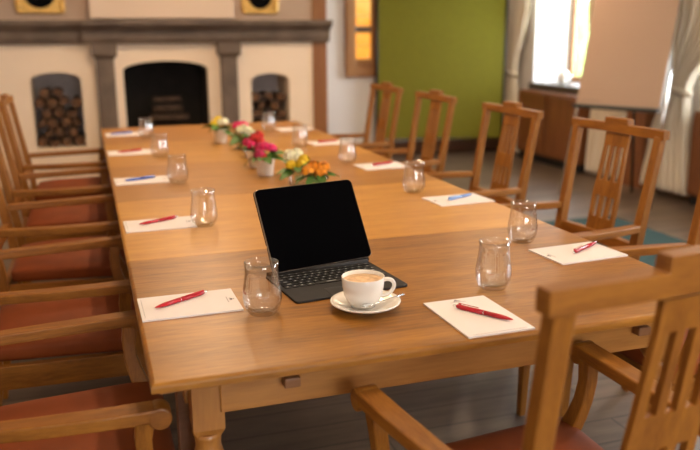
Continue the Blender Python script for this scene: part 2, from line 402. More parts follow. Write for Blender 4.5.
# fire basket logs, laid crosswise
gr = thing('fire_grate', 'dark iron grate on the hearth inside the black fireplace', 'grate', (.66, YF+.27, OPEN[1][2]+.0125)); gm = MB()
for k in range(7): gm.box(-.21+k*.07-.006, -.21+k*.07+.006, -.14, .12, .05, .062)
gm.box(-.23, .23, -.14, -.128, .05, .062); gm.box(-.23, .23, .108, .12, .05, .062); gm.build('bar_rack', M['darkm'], gr)
for a in (-.2, .2):
    for b in (-.13, .11): MB().box(a-.008, a+.008, b-.008, b+.008, 0, .05).build('foot', M['darkm'], gr)
for k, (dx, dy, dz, r, a, ln) in enumerate(((.21, -.08, .121, .048, 1.57, .42), (.2, .05, .121, .048, 1.57, .4), (.19, -.06, .222, .042, 1.57, .36), (.17, .045, .222, .042, 1.57, .34), (.14, -.01, .312, .038, 1.57, .28), (.13, -.01, .392, .034, 1.57, .26))):
    lb = ['front', 'rear'][k % 2] if k < 4 else 'x'
    lab = ['thick log at the front bottom of the fireplace stack', 'thick log at the back bottom of the fireplace stack', 'log in the front of the middle layer in the fireplace',
           'log at the back of the middle layer in the fireplace', 'short log in the upper layer of the fireplace stack', 'short thin log topmost on the fireplace stack'][k]
    place_log(.66+dx, YF+.27+dy, OPEN[1][2]+.012+dz, r, (0, 0, a), lab, 'logs in the fireplace', ln, 200+k)

# stained glass panel on the back wall
sg = thing('stained_glass_panel', 'narrow amber stained-glass panel in a brown wooden frame on white wall', 'stained glass', (2.73, 6.898, .86))
m = MB(); W, Hh, b = .115, 1.5, .07
m.box(-W-.02, W+.1, -.05, 0, 0, b+.05); m.box(-W-.02, W+.1, -.05, 0, Hh-b, Hh); m.box(-W-.02, -W+.085, -.05, 0, b+.05, Hh-b); m.box(W+.03, W+.1, -.05, 0, b+.05, Hh-b)
m.build('frame', M['wframe'], sg, bevel=.006)
sgm, t_, b_ = new_mat('amber_lit_glass'); vo = t_.nodes.new('ShaderNodeTexVoronoi'); vo.inputs['Scale'].default_value = 9
tc = t_.nodes.new('ShaderNodeTexCoord'); t_.links.new(tc.outputs['Object'], vo.inputs['Vector'])
rp = t_.nodes.new('ShaderNodeValToRGB'); cr = rp.color_ramp; cr.elements[0].position = 0; cr.elements[0].color = (1, .30, .02, 1); cr.elements[1].position = 1; cr.elements[1].color = (1, .62, .16, 1)
e2 = cr.elements.new(.55); e2.color = (1, .40, .04, 1); t_.links.new(vo.outputs['Color'], rp.inputs['Fac'])
t_.links.new(rp.outputs[0], b_.inputs['Emission Color']); b_.inputs['Emission Strength'].default_value = .95; setp(b_, (.3, .12, .02), .2)
for (za_, zb_, mt_) in ((.12, .19, 'd'), (.19, .33, 'a'), (.33, .47, 'a'), (.47, .53, 'b'), (.53, .64, 'a'), (.64, .92, 'a'), (.92, 1.2, 'a'), (1.2, 1.43, 'a')):
    mm = {'a': sgm, 'b': M['sill'], 'd': M['wframe']}[mt_]
    MB().box(-W+.087, W+.028, -.030, -.022, za_+.004, zb_-.004).build('glass_pane', mm, sg)
MB().box(-W+.085, W+.03, -.036, -.031, .47, .475).build('lead_strip', M['darkm'], sg)

# green pin board
A, B = Vector((2.90, 6.78)), Vector((4.27, 6.42)); d = (B-A); ln = d.length; ang = math.atan2(d.y, d.x)
pb = thing('pin_board', 'tall olive-green felt pin board with dark metal edge posts', 'pin board', (A.x, A.y, 0), ang)
MB().box(.03, ln-.03, -.012, .012, .19, 1.98).build('felt_panel', M['green'], pb)
for xx in (.015, ln-.015):
    MB().tube([(xx, 0, .02), (xx, 0, 2.0)], .016, 12).build('frame_post', M['darkm'], pb)
    MB().box(xx-.02, xx+.02, -.20, .075, 0, .022).build('foot', M['darkm'], pb, bevel=.004)
MB().box(.03, ln-.03, -.014, .014, 1.98, 2.0).build('top_rail', M['darkm'], pb)

# cabinets under the windows
def cabinet(y0, y1, label):
    t = thing('window_cabinet', label, 'cabinet', (4.47, (y0+y1)/2, 0)); h = (y1-y0)/2
    MB().box(-.13, .028, -h, h, .08, .728).build('body', M['cabinet'], t, bevel=.003)
    MB().box(-.10, .028, -h+.01, h-.01, 0, .08).build('plinth', M['darkm'], t)
    n = 2 if h < .7 else 3
    for k in range(n):
        a, b = -h+2*h*k/n+.02, -h+2*h*(k+1)/n-.02
        m = MB(); m.box(-.145, -.131, a, b, .11, .705); dr = m.build('door', M['cabinet'], t, bevel=.003)
        m = MB(); r_ = .045
        m.box(-.153, -.146, a, b, .11, .11+r_); m.box(-.153, -.146, a, b, .705-r_, .705); m.box(-.153, -.146, a, a+r_, .11+r_, .705-r_); m.box(-.153, -.146, b-r_, b, .11+r_, .705-r_)
        m.build('door_frame', M['cabinet'], dr, bevel=.002)
cabinet(5.1, 6.22, 'brown wooden cabinet under the far window sill')
cabinet(2.2, 3.62, 'brown wooden cabinet under the nearer window, right of the curtain')

# curtains (gathered, pleated cloth with its own thickness)
def curtain(x, rows, label, tie=None, pleats=9, amp=.028):
    """rows: (z, y0, y1) from top to bottom"""
    t = thing('curtain', label, 'curtain', (x, (rows[-1][1]+rows[-1][2])/2, 0)); yc = t.location.y
    nz, ny = 46, 110; m = MB(); g = random.Random(int(x*100+len(rows)+pleats)); ph = [g.uniform(0, 6) for _ in range(4)]
    def at(z):
        for (za_, a0, a1), (zb_, b0, b1) in zip(rows, rows[1:]):
            if zb_ <= z <= za_:
                u = (za_-z)/(za_-zb_); u = u*u*(3-2*u); return a0+(b0-a0)*u, a1+(b1-a1)*u
        return rows[-1][1:]
    vs = []
    for side in (0, 1):
        for i in range(nz+1):
            z = rows[0][0]+(rows[-1][0]-rows[0][0])*i/nz; a, b = at(z); w_ = b-a
            am = min(amp, .35*w_/pleats*1.6+.008)
            for j in range(ny+1):
                u = j/ny; xx = am*math.sin(2*PI*pleats*u+ph[0]+.8*math.sin(3*u*PI+ph[1])) + .3*am*math.sin(2*PI*pleats*.37*u+ph[2]+z)
                vs.append((xx-(.003 if side else 0), a+w_*u-yc, z))
    fs = []; K = ny+1; off = (nz+1)*K
    for i in range(nz):
        for j in range(ny):
            q = (i*K+j, i*K+j+1, (i+1)*K+j+1, (i+1)*K+j); fs.append(q); fs.append(tuple(off+v for v in reversed(q)))
    for i in range(nz):
        for j in (0, ny): a = i*K+j; b = a+K; fs.append((a, b, b+off, a+off))
    for j in range(ny):
        for i in (0, nz): a = i*K+j; fs.append((a, a+1, a+1+off, a+off))
    m.add(vs, fs, None, 0, True); m.build('fabric', M['curtain'], t)
    if tie:
        z, a, b = tie; n = 28; cy, hw = (a+b)/2-yc, (b-a)/2+.015
        rings = [[(.05*math.cos(2*PI*i/n)*(1+dr), cy+hw*math.sin(2*PI*i/n)*(1+dr), z+dz+.03*math.sin(2*PI*i/n)) for i in range(n)] for dz, dr in ((-.025, 0), (-.012, .08), (.012, .08), (.025, 0), (.012, -.05), (-.012, -.05), (-.025, 0))]
        MB().sweep(rings, False).build('tieback', M['curtain'], t)
    return t
curtain(4.40, [(2.5, 6.22, 6.80), (1.6, 6.22, 6.72), (.90, 6.42, 6.68), (.5, 6.36, 6.64), (.03, 6.28, 6.62)], 'cream curtain tied back between the green board and far window', (.90, 6.42, 6.68), 7)
curtain(4.40, [(2.5, 4.52, 5.3), (1.5, 4.52, 5.15), (.9, 4.53, 5.0), (.03, 4.53, 5.05)], 'cream curtain hanging behind the flip chart', None, 8)
curtain(4.36, [(2.5, 3.0, 4.2), (1.5, 3.2, 4.0), (.88, 3.72, 3.98), (.5, 3.70, 4.12), (.06, 3.64, 4.20)], 'cream curtain tied back right of the flip chart', (.88, 3.72, 3.98), 8)

# garden outside
gd = struct(MB().box(5.05, 30, -15, 25, -.6, -.5).build('ground', M['grass']))
g = random.Random(3)
for k, (x, y, r) in enumerate(((11, 12.5, 1.6), (15.5, 17.5, 2.0), (10.5, 9.2, 1.4))):
    bm = bmesh.new(); bmesh.ops.create_icosphere(bm, subdivisions=4, radius=r)
    for v in bm.verts: v.co *= 1+.16*math.sin(v.co.x*7+k)*math.sin(v.co.y*8)*math.cos(v.co.z*6)+g.uniform(-.05, .05)
    me = bpy.data.meshes.new('garden_bush'); bm.to_mesh(me); bm.free(); me.materials.append(M['leafy'])
    o = bpy.data.objects.new('garden_bush', me); COL.objects.link(o); o.location = (x, y, -.52+r*.8)
    tag(o, ['bright green bush in the garden outside the far window', 'larger bush standing farthest out in the garden', 'low round bush outside between the windows'][k], 'bush')

# things on the far sill
v = MB(); v.lathe([(.0, .0), (.045, .0), (.05, .01), (.052, .09), (.03, .16), (.028, .24), (.034, .27), (.031, .27), (.025, .24), (.027, .16), (.048, .09), (.046, .014), (0, .01)], 24)
o = v.build('glass_carafe', M['glass']); o.location = (4.66, 6.02, ZS); tag(o, 'clear tall glass carafe on the far window sill', 'carafe')
v = MB(); v.lathe([(0, 0), (.03, 0), (.05, .03), (.062, .07), (.045, .12), (.03, .135), (.026, .135), (.04, .118), (.056, .07), (.045, .034), (0, .006)], 24)
o = v.build('white_vase', M['china']); o.location = (4.62, 5.83, ZS); tag(o, 'round white vase on the dark stone sill beside the carafe', 'vase')
v = MB(); v.lathe([(0, 0), (.032, 0), (.036, .1), (.033, .1), (.029, .008), (0, .008)], 20)
o = v.build('sill_tumbler', M['glass']); o.location = (4.56, 5.66, ZS); tag(o, 'clear straight tumbler on the sill nearest the flip chart', 'glass')

# rug
tag(MB().box(2.25, 3.52, .9, 3.45, 0, .012).build('teal_rug', M['rug'], bevel=.004), 'teal rug on the wood floor behind the right-hand chairs', 'rug')

# flip chart
fc = thing('flip_chart', 'flip chart with large faintly ruled paper pad on chrome tripod legs', 'flip chart', (3.847, 3.922, 0), .472-PI/2)
# local: -x.. width, +y = away from viewer
tl = .24; sy, cz = math.sin(tl), math.cos(tl)
BM_ = Matrix.Translation((0, 0, .76)) @ Matrix.Rotation(-tl, 4, 'X')
MB().box(-.35, .35, .012, .03, -.03, 1.03, BM_).build('board', M['steel'], fc, bevel=.004)
MB().box(-.34, .34, .0, .012, .005, .98, BM_).build('paper_pad', M['chart'], fc)
m = MB()
for k in range(1, 24): m.box(-.33, .33, -.0006, 0, .04*k, .04*k+.0015, BM_)
MB_ = m.build('ruled_lines', M['chartline'], fc); MB_['kind'] = 'stuff'
MB().box(-.30, -.14, -.0008, 0, .028, .032, BM_).build('printed_text', M['ink'], fc)
MB().box(-.35, .35, -.012, .012, .985, 1.02, BM_).build('clamp_bar', M['darkm'], fc, bevel=.004)
MB().box(-.35, .35, -.05, .012, -.035, -.012, BM_).build('pen_tray', M['darkm'], fc, bevel=.003)
def onb(x, y, z): return tuple(BM_ @ Vector((x, y, z)))
MB().tube([onb(-.33, .045, .9), (-.385, -.10, .015)], .011, 12).build('leg', M['chrome'], fc)
MB().tube([onb(.33, .045, .9), (.40, -.14, .015)], .012, 12).build('leg', M['chrome'], fc)
MB().tube([onb(0, .05, .8), (0, .40, .015)], .012, 12).build('leg', M['darkm'], fc)

# ------------------------------------------------------------------ ceiling lamps
def lamp(x, y, label):
    t = thing('ceiling_lamp', label, 'lamp', (x, y, 2.43))
    MB().lathe([(0, .22), (.07, .22), (.07, .19), (.014, .18), (.014, .09), (.03, .085), (.03, .06), (0, .06)], 28).build('stem', M['lampmetal'], t)
    for k in range(3):
        cx, cy = .2*math.sin(2.1*k+x), .2*math.cos(2.1*k+x)
        MB().tube([(0, 0, .075), (cx, cy, .075)], .007, 10).build('arm', M['lampmetal'], t)
        sh_ = MB().lathe([(.015, .085), (.03, .08), (.062, .0), (.058, 0), (.026, .072), (.012, .075)], 28, mat=T(cx, cy, 0)).build('lamp_shade', M['lampmetal'], t)
        MB().lathe([(0, .05), (.02, .045), (.028, .025), (.02, .008), (0, .004)], 20, mat=T(cx, cy, 0)).build('bulb', M['lampglow'], sh_)
for k, (x, y, z) in enumerate(LAMPS):
    lamp(x, y, ['metal ceiling lamp above the near end of the table', 'metal ceiling lamp above the middle of the table', 'metal ceiling lamp above the far end of the table', 'metal ceiling lamp behind the viewer on the left',
                'metal ceiling lamp above the right-hand aisle', 'metal ceiling lamp near the green board', 'metal ceiling lamp behind the viewer on the right'][k])

# ------------------------------------------------------------------ table
TW, LEAF = 1.262, .779
tb = thing('conference_table', 'long light oak conference table of five joined leaves with turned legs', 'table', (TW/2, LEAF*2.5, 0))
TX, TY = tb.location.x, tb.location.y
for k in range(5):
    y0, y1 = k*LEAF+(.0006 if k else 0), (k+1)*LEAF-(.0006 if k < 4 else 0)
    bm = bmesh.new(); bmesh.ops.create_cube(bm, size=1)
    for v in bm.verts: v.co = Vector(((v.co.x)*TW, (y0+y1)/2-TY+v.co.y*(y1-y0), .74175+v.co.z*.0165))
    def outer(e):
        a, b = e.verts[0].co, e.verts[1].co
        top = a.z > .74 and b.z > .74; bot = a.z < .73 and b.z < .73
        side = abs(a.x-b.x) < 1e-6 or (k == 0 and max(a.y, b.y) < -TY+.01) or (k == 4 and min(a.y, b.y) > TY-.01)
        return (top or bot) and side
    c = [e for e in bm.edges if (k == 0 and abs(e.verts[0].co.z-e.verts[1].co.z) > .02 and e.verts[0].co.y < -TY+.01) or (k == 4 and abs(e.verts[0].co.z-e.verts[1].co.z) > .02 and e.verts[0].co.y > TY-.01)]
    if c: bmesh.ops.bevel(bm, geom=c, offset=.008, segments=3, affect='EDGES', profile=.5)
    ez = [e for e in bm.edges if abs(e.verts[0].co.z-e.verts[1].co.z) < .001 and e.verts[0].co.z > .74]
    def isout(e):
        mx_, my_ = (e.verts[0].co.x+e.verts[1].co.x)/2, (e.verts[0].co.y+e.verts[1].co.y)/2
        inner = (abs(my_-(y0-TY)) < 1e-4 and k > 0) or (abs(my_-(y1-TY)) < 1e-4 and k < 4)
        return not inner
    bmesh.ops.bevel(bm, geom=[e for e in ez if isout(e)], offset=.008, segments=4, affect='EDGES', profile=.5)
    me = bpy.data.meshes.new('tabletop_leaf'); bm.to_mesh(me); bm.free(); me.materials.append(M['leaf%d' % k])
    o = bpy.data.objects.new('tabletop_leaf', me); COL.objects.link(o); o.parent = tb
# moulding under the rim, apron, legs
m = MB(); q = .014
for (a, b, c, d) in ((q, TW-q, q, q+.03), (q, TW-q, 5*LEAF-q-.03, 5*LEAF-q), (q, q+.03, q+.03, 5*LEAF-q-.03), (TW-q-.03, TW-q, q+.03, 5*LEAF-q-.03)):
    m.box(a-TX, b-TX, c-TY, d-TY, .724, .7333)
m.build('rim_moulding', M['table'], tb, bevel=.002)
MB().box(.058-TX, .100-TX, .205-TY, .25-TY, 0, .727).build('inner_leg', M['base'], tb, bevel=.003)
AX0, AX1, AY0, AY1 = .068, TW-.068, .092, 5*LEAF-.092
MB().box(AX0+.06-TX, AX1-.06-TX, AY0-TY, AY0+.024-TY, .632, .733).build('apron', M['table'], tb, bevel=.003)
MB().box(AX0+.06-TX, AX1-.06-TX, AY1-.024-TY, AY1-TY, .632, .733).build('apron', M['table'], tb, bevel=.003)
MB().box(AX0-TX, AX0+.024-TX, AY0+.06-TY, AY1-.06-TY, .632, .733).build('apron', M['table'], tb, bevel=.003)
MB().box(AX1-.024-TX, AX1-TX, AY0+.06-TY, AY1-.06-TY, .632, .733).build('apron', M['table'], tb, bevel=.003)
def table_leg(x, y):
    m = MB(); h = .030
    m.box(-h, h, -h, h, .597, .733)
    m.sweep([[(sx*s_, sy_*s_, z) for sx, sy_ in ((-1, -1), (1, -1), (1, 1), (-1, 1))] for s_, z in ((h, .597), (h-.003, .590), (h-.008, .580))], True, smooth=False)
    m.lathe([(.030, .585), (.0255, .57), (.0245, .555), (.028, .54), (.034, .525), (.034, .510), (.031, .495), (.033, .46), (.041, .40), (.043, .35), (.037, .27), (.028, .18), (.024, .14), (.031, .125), (.031, .11), (.025, .10), (.034, .075), (.036, .04), (.028, .0)], 28, cap=(True, True))
    o = m.build('leg', M['tleg'], tb, bevel=0); o.location = (x-TX, y-TY, 0)
for x in (.106, TW-.106):
    for y in (.128, 5*LEAF-.128, 2*LEAF+.05): table_leg(x, y)
for x in (.262, 1.06): MB().box(x-.016-TX, x+.016-TX, .066-TY, .0915-TY, .674, .694).build('bracket', M['bracket'], tb, bevel=.003)

# ------------------------------------------------------------------ chairs
def make_chair(label):
    t = thing('armchair', label, 'chair', (0, 0, 0), 0, 'wooden armchairs around the table')
    # rear posts (floor to top rail)
    def yb(z): return -.195 if z < .45 else -.195-(z-.45)*.165
    for s in (-1, 1):
        pts = []; wd = []
        for z, dy in ((0, -.05), (.2, -.015), (.42, 0), (.50, 0), (.62, 0), (.75, 0), (.86, 0), (.965, 0)):
            pts.append((s*(.205+.018*min(1, z/.96)), yb(z)+dy, z)); wd.append((.036 if z > .3 else .032, .034 if z < .7 else .028))
        MB().bar(pts, wd).build('rear_post', M['chair'], t, bevel=.004)
    # top rail, gently dished, with raised centre block
    m = MB(); n = 20; rings = []
    for i in range(n+1):
        x = [-.252, -.22, -.18, -.14, -.11, -.09, -.0645, -.0615, -.04, -.02, 0, .02, .04, .0615, .0645, .09, .11, .14, .18, .22, .252][i]; dish = -.008*(1-(x/.252)**2); rise = .022 if abs(x) < .062 else 0
        c = yb(.965)+dish
        zt = .988+rise; zb_ = .955
        rings.append([(x, c-.015, zb_), (x, c+.015, zb_), (x, c+.015, zt), (x, c-.015, zt)])
    m.sweep(rings, True, smooth=False); m.build('top_rail', M['chairx'], t, bevel=.0015, seg=1)
    m = MB(); rings = []
    for i in range(n+1):
        x = -.198+.396*i/n; dish = -.012*(1-(x/.2)**2); c = yb(.56)+dish
        rings.append([(x, c-.013, .535), (x, c+.013, .535), (x, c+.013, .580), (x, c-.013, .580)])
    m.sweep(rings, True, smooth=False); m.build('lower_rail', M['chairx'], t, bevel=.003)
    # splat with two rows of three slots
    zs = [.578, .630, .712, .772, .902, .951]; rows_slot = [False, True, False, True, False]
    def hw(z):
        return {.578: .070, .630: .070, .712: .072, .772: .068, .902: .062, .951: .064}[z]
    xs = [-1, -.74, -.42, -.16, .16, .42, .74, 1]; cols_slot = [False, True, False, True, False, True, False]
    def P(u, z, k, off): return (u*hw(z) , yb(z)-.013+off, z)
    m = MB(); nx, nz = 7, 5
    solid = lambda i, j: 0 <= i < nx and 0 <= j < nz and not (rows_slot[j] and cols_slot[i])
    for j in range(nz):
        for i in range(nx):
            if not solid(i, j): continue
            a, b, c_, d_ = [(xs[i], zs[j]), (xs[i+1], zs[j]), (xs[i+1], zs[j+1]), (xs[i], zs[j+1])]
            F = [P(u, z, 0, .006) for u, z in (a, b, c_, d_)]; Bk = [P(u, z, 0, -.006) for u, z in (a, b, c_, d_)]
            m.add(F+Bk, [(0, 1, 2, 3), (7, 6, 5, 4)])
            if not solid(i-1, j): m.add([F[0], F[3], Bk[3], Bk[0]], [(0, 1, 2, 3)])
            if not solid(i+1, j): m.add([F[1], F[2], Bk[2], Bk[1]], [(3, 2, 1, 0)])
            if not solid(i, j-1): m.add([F[0], F[1], Bk[1], Bk[0]], [(3, 2, 1, 0)])
            if not solid(i, j+1): m.add([F[3], F[2], Bk[2], Bk[3]], [(0, 1, 2, 3)])
    m.build('splat', M['chair'], t)
    # seat frame
    y0, y1 = -.178, .242
    for s in (-1, 1):
        MB().bar([(s*.212, y0, .405), (s*.232, y1-.02, .405)], (.024, .07)).build('seat_rail', M['chairy'], t, bevel=.003)
    MB().box(-.235, .235, y1-.03, y1, .37, .44).build('seat_rail', M['chairx'], t, bevel=.004)
    MB().box(-.195, .195, -.205, -.18, .37, .44).build('seat_rail', M['chairx'], t, bevel=.004)
    # upholstered seat
    m = MB(); nx, ny = 12, 12; vs = []; fs = []
    def SP(u, v, z):
        w_ = .198+.05*v; return (w_*(2*u-1), -.172+.430*v, z)
    def prof(a): return 1-abs(2*a-1)**5
    for z0 in (0, 1):
        for j in range(ny+1):
            for i in range(nx+1):
                u, v = i/nx, j/ny; h = .487+.022*min(prof(u), 1)*min(prof(v), 1) if z0 else .441
                x, y, z = SP(u, v, h); e_ = 1 if z0 else .97
                vs.append((x*e_, y, z))
    K = nx+1; off = K*(ny+1)
    for j in range(ny):
        for i in range(nx):
            a = j*K+i; fs.append((a, a+1, a+K+1, a+K)[::-1]); fs.append((off+a, off+a+1, off+a+K+1, off+a+K))
    for i in range(nx):
        for j in (0, ny): a = j*K+i; fs.append((a, a+1, off+a+1, off+a))
    for j in range(ny):
        for i in (0, nx): a = j*K+i; fs.append((a, a+K, off+a+K, off+a))
    m.add(vs, fs, None, 0, True); m.build('seat', M['leather'], t, bevel=.012, seg=3)
    for s in (-1, 1):
        # arm: flat rail with rounded knob at its front end
        m = MB(); pts = [(s*.222, yb(.655)+.02, .640), (s*.236, -.12, .640), (s*.249, 0, .641), (s*.258, .12, .643), (s*.262, .215, .645)]
        m.bar(pts, [(.036, .026), (.040, .026), (.044, .026), (.048, .026), (.048, .028)])
        n = 24; rr = .022
        m.sweep([[(s*.262+dx, .222+rr*math.cos(2*PI*i/n), .639+rr*math.sin(2*PI*i/n)) for i in range(n)] for dx in (-.024, .024)], True, smooth=True)
        m.build('arm', M['chairy'], t, bevel=.004)
        # curved arm support running into the front leg
        pts = [(s*.256, .196, .630), (s*.252, .190, .59), (s*.245, .192, .55), (s*.238, .202, .51), (s*.230, .217, .47), (s*.224, .232, .43)]
        MB().bar(pts, [(.030, .036), (.030, .032), (.030, .032), (.031, .036), (.032, .042), (.034, .044)]).build('arm_support', M['chair'], t, bevel=.004)
        MB().bar([(s*.222, .236, .43), (s*.222, .238, .36), (s*.220, .242, .2), (s*.218, .245, 0)], [(.040, .040), (.040, .040), (.032, .032), (.026, .026)]).build('front_leg', M['chair'], t, bevel=.004)
    return t
LY = [.375, 1.157, 1.915, 2.665, 3.40]
RY = [.50, 1.20, 1.97, 2.81, 3.58]
llab = ['wooden armchair with terracotta seat at the near left corner of the table', 'second wooden armchair from the camera on the left side of the table',
        'middle armchair of the five on the left side of the table', 'fourth wooden armchair from the camera on the left side', 'wooden armchair on the left side closest to the fireplace']
rlab = ['wooden armchair on the right side nearest the camera, cut off by the picture edge', 'slatted armchair on the right in front of the flip chart, beside the red-pen notepad',
        'wooden armchair on the right side standing in front of the cream curtain', 'armchair on the right in front of the green board, second from the fireplace', 'armchair on the right in front of the green board, closest to the fireplace']
rlab[0] = 'wooden armchair on the right side nearest the camera, over the teal rug'
ch = make_chair(llab[0]); ch.location = (-.205, LY[0], 0); ch.rotation_euler.z = -PI/2
for k in range(1, 5): dup(ch, (-.205, LY[k], 0), -PI/2+[0, .02, -.02, .01, -.01][k], llab[k])
RR = [.03, .07, .01, .0, .02]
for k in range(5): dup(ch, (1.262+.235+[.06, .045, .022, .018, .02][k], RY[k], 0), PI/2+RR[k], rlab[k])
rn = .10
nc = dup(ch, (.664, -.180, 0), rn, 'wooden armchair at the near end of the table, seen from behind'); nc.scale = (.98, .97, 1.035)

# ------------------------------------------------------------------ notepads and pens
def make_pad():
    t = thing('notepad', 'x', 'notepad', (0, 0, .75), 0, 'notepads laid out on the table')
    MB().box(-.074, .074, -.105, .105, 0, .0035).build('paper_block', M['paper'], t)
    # small crest-like print near the top edge with a line of small type
    m = MB(); z0, z1 = .0036, .0039
    for i in range(9):
        a = PI*i/8; m.box(-.007+.00175*i-.0005, -.007+.00175*i+.0005, .090-.0, .090+.0045*math.sin(a)+.0012, z0, z1)
    m.box(-.0085, .0085, .0885, .0893, z0, z1); m.box(-.003, .003, .0965, .0985, z0, z1)
    m.build('printed_crest', M['ink'], t)
    m = MB(); x = -.018; g_ = random.Random(5)
    while x < .018:
        w_ = g_.uniform(.0015, .004); m.box(x, x+w_, .083, .0842, z0, z1); x += w_+.001
    m.build('printed_heading', M['ink'], t)
    m = MB(); x = -.06
    while x < .06:
        w_ = g_.uniform(.002, .006); m.box(x, x+w_, -.0985, -.0978, z0, z1); x += w_+.0012
    m.build('printed_footer', M['ink'], t)
    return t
def make_pen(col, label):
    t = thing('ballpoint_pen', label, 'pen', (0, 0, 0)); R90 = Matrix.Rotation(PI/2, 4, 'Y')
    def lt(prof): return MB().lathe(prof, 16, mat=R90, cap=(True, True))
    lt([(.0010, -.070), (.0022, -.0655), (.0040, -.055), (.0050, -.042), (.0052, -.004)]).build('barrel', M[col], t)
    lt([(.0052, -.0035), (.0052, .050), (.0044, .060), (.0036, .0625)]).build('upper_barrel', M[col], t)
    lt([(.0054, -.004), (.0054, -.0030)]).build('ring', M['chrome'], t)
    lt([(.0005, -.0735), (.0010, -.070)]).build('tip', M['chrome'], t)
    lt([(.0026, .0625), (.0026, .070), (.0018, .0715)]).build('push_button', M['chrome'], t)
    m = MB(); m.box(.012, .060, -.0018, .0018, .0066, .0078); m.box(.054, .060, -.0018, .0018, .004, .0066)
    m.build('clip', M[col], t, bevel=.0006)
    return t
def pen_at(t, x, y, rz, roll=.6): t.location = (x, y, .7535+.0054); t.rotation_euler = (roll, 0, rz); return t
pad0 = make_pad(); first = [True]
def pad(x, y, rz, label):
    o = pad0 if first[0] else dup(pad0); first[0] = False
    o.location = (x, y, .75); o.rotation_euler = (0, 0, rz); o['label'] = label; return o
pens = {}
def pen(col, x, y, rz, label):
    if col not in pens: o = pens[col] = make_pen(col, label)
    else: o = dup(pens[col], label=label)
    return pen_at(o, x, y, rz)
# left side (top of the sheet towards the middle of the table)
PL = [(.112, .385, .0135, 'red', .62), (.118, 1.165, .02, 'red', .5), (.118, 1.955, .03, 'blue', .5), (.115, 2.76, .01, 'red', .5), (.125, 3.53, .01, 'blue', .45)]
ord_ = ['nearest', 'second', 'third', 'fourth', 'farthest']
for k, (x, y, a, c, pa) in enumerate(PL):
    pad(x, y, a-PI/2, 'white notepad on the left table edge, %s' % ['nearest the camera, left of the tablet', 'second from the camera', 'third from the camera', 'second from the fireplace', 'closest to the fireplace'][k])
pen('red', .098, .405, -.02+.57, 'red ballpoint pen on the notepad left of the tablet')
pen('red', .118, 1.19, .5, 'red ballpoint pen on the second notepad of the left side')
pen('blue', .115, 1.965, .4, 'blue ballpoint pen on the third notepad of the left side')
pen('red', .118, 2.775, .4, 'red ballpoint pen on the fourth notepad of the left side')
pen('blue', .11, 3.54, .3, 'blue ballpoint pen on the left notepad closest to the fireplace')
for pn in ('red', 'blue'): pass
pad(.671, .117, .019, 'white notepad at the near end of the table, right of the cup')
pen('red', .683, .113, PI-1.0, 'red ballpoint pen on the notepad beside the coffee cup')
PR = [(1.147, .458, .072), (1.150, 1.185, .06), (1.150, 1.955, .06), (1.150, 2.76, .05), (1.13, 3.42, .05)]
for k, (x, y, a) in enumerate(PR):
    pad(x, y, a+PI/2, 'white notepad on the right table edge, %s' % ['nearest the camera, with a red pen', 'second from the camera, with a pale blue pen', 'third from the camera, with a red pen', 'second from the fireplace', 'closest to the fireplace'][k])
pen('red', 1.185, .478, PI+.52, 'red ballpoint pen on the right notepad nearest the camera')
pen('lblue', 1.165, 1.20, PI+.45, 'pale blue ballpoint pen on a notepad of the right side')
pen('red', 1.165, 1.975, PI+.45, 'red ballpoint pen on the third notepad of the right side')
pen('red', 1.15, 2.775, PI+.3, 'red ballpoint pen on the fourth notepad of the right side')

# ------------------------------------------------------------------ drinking glasses
gp = [(0, 0), (.020, 0), (.027, .002), (.034, .010), (.0395, .022), (.0415, .036), (.0405, .052), (.0375, .070), (.0352, .086), (.0350, .098), (.0362, .110)]
inner = [(.0352, .1105), (.0338, .098), (.0340, .086), (.0362, .070), (.0392, .052), (.0402, .036), (.038, .024), (.032, .014), (.022, .009), (0, .008)]
gb = MB().lathe(gp+inner, 40)
g0 = gb.build('water_glass', M['glass']); tag(g0, 'x', 'glass', 'stemless water glasses on the table')
GL = [(.252, .296, 'stemless water glass just left of the tablet'), (.247, 1.118, 'water glass beside the second notepad of the left side'), (.250, 1.86, 'water glass beside the third notepad of the left side'),
      (.243, 2.57, 'water glass beside the fourth notepad of the left side'), (.238, 3.33, 'water glass beside the left notepad closest to the fireplace'),
      (.790, .285, 'stemless water glass behind the notepad at the near end'), (1.066, .625, 'water glass beside the nearest notepad of the right side'), (1.058, 1.385, 'round-looking water glass beside the pale blue pen on the right'),
      (1.035, 2.10, 'water glass beside the third notepad of the right side'), (.965, 2.68, 'water glass beside the fourth notepad of the right side'), (.965, 3.42, 'water glass at the far end of the right side')]
for k, (x, y, lb) in enumerate(GL):
    o = g0 if k == 0 else g0.copy()
    if k: COL.objects.link(o)
    o.location = (x+.001, y-.016, .75); o.scale = (1, 1, 1.04); o.rotation_euler = (0, 0, k*.7); o['label'] = lb

# ------------------------------------------------------------------ coffee
CX, CY = .468, .238
sp_ = MB().lathe([(0, .0), (.030, 0), (.034, .002), (.050, .006), (.068, .013), (.0755, .018), (.0760, .0195), (.0745, .0205), (.066, .0165), (.048, .0098), (.030, .006), (.026, .0055), (0, .0055)], 48)
so = sp_.build('saucer', M['china']); so.location = (CX, CY, .75); tag(so, 'round white china saucer under the coffee cup', 'saucer')
cu = thing('coffee_cup', 'white china cup of milky coffee on a saucer before the tablet', 'cup', (CX-.004, CY+.004, .7560), -.05)
MB().lathe([(0, .002), (.020, .002), (.022, 0), (.026, 0), (.027, .004), (.034, .012), (.041, .026), (.0445, .045), (.0462, .066), (.0455, .067), (.0435, .066), (.0418, .045), (.038, .028), (.031, .015), (.020, .008), (0, .007)], 48).build('body', M['china'], cu)
MB().lathe([(0, .0575), (.030, .0577), (.0424, .0580), (.0424, .0565), (0, .0560)], 40).build('coffee', M['coffee'], cu)
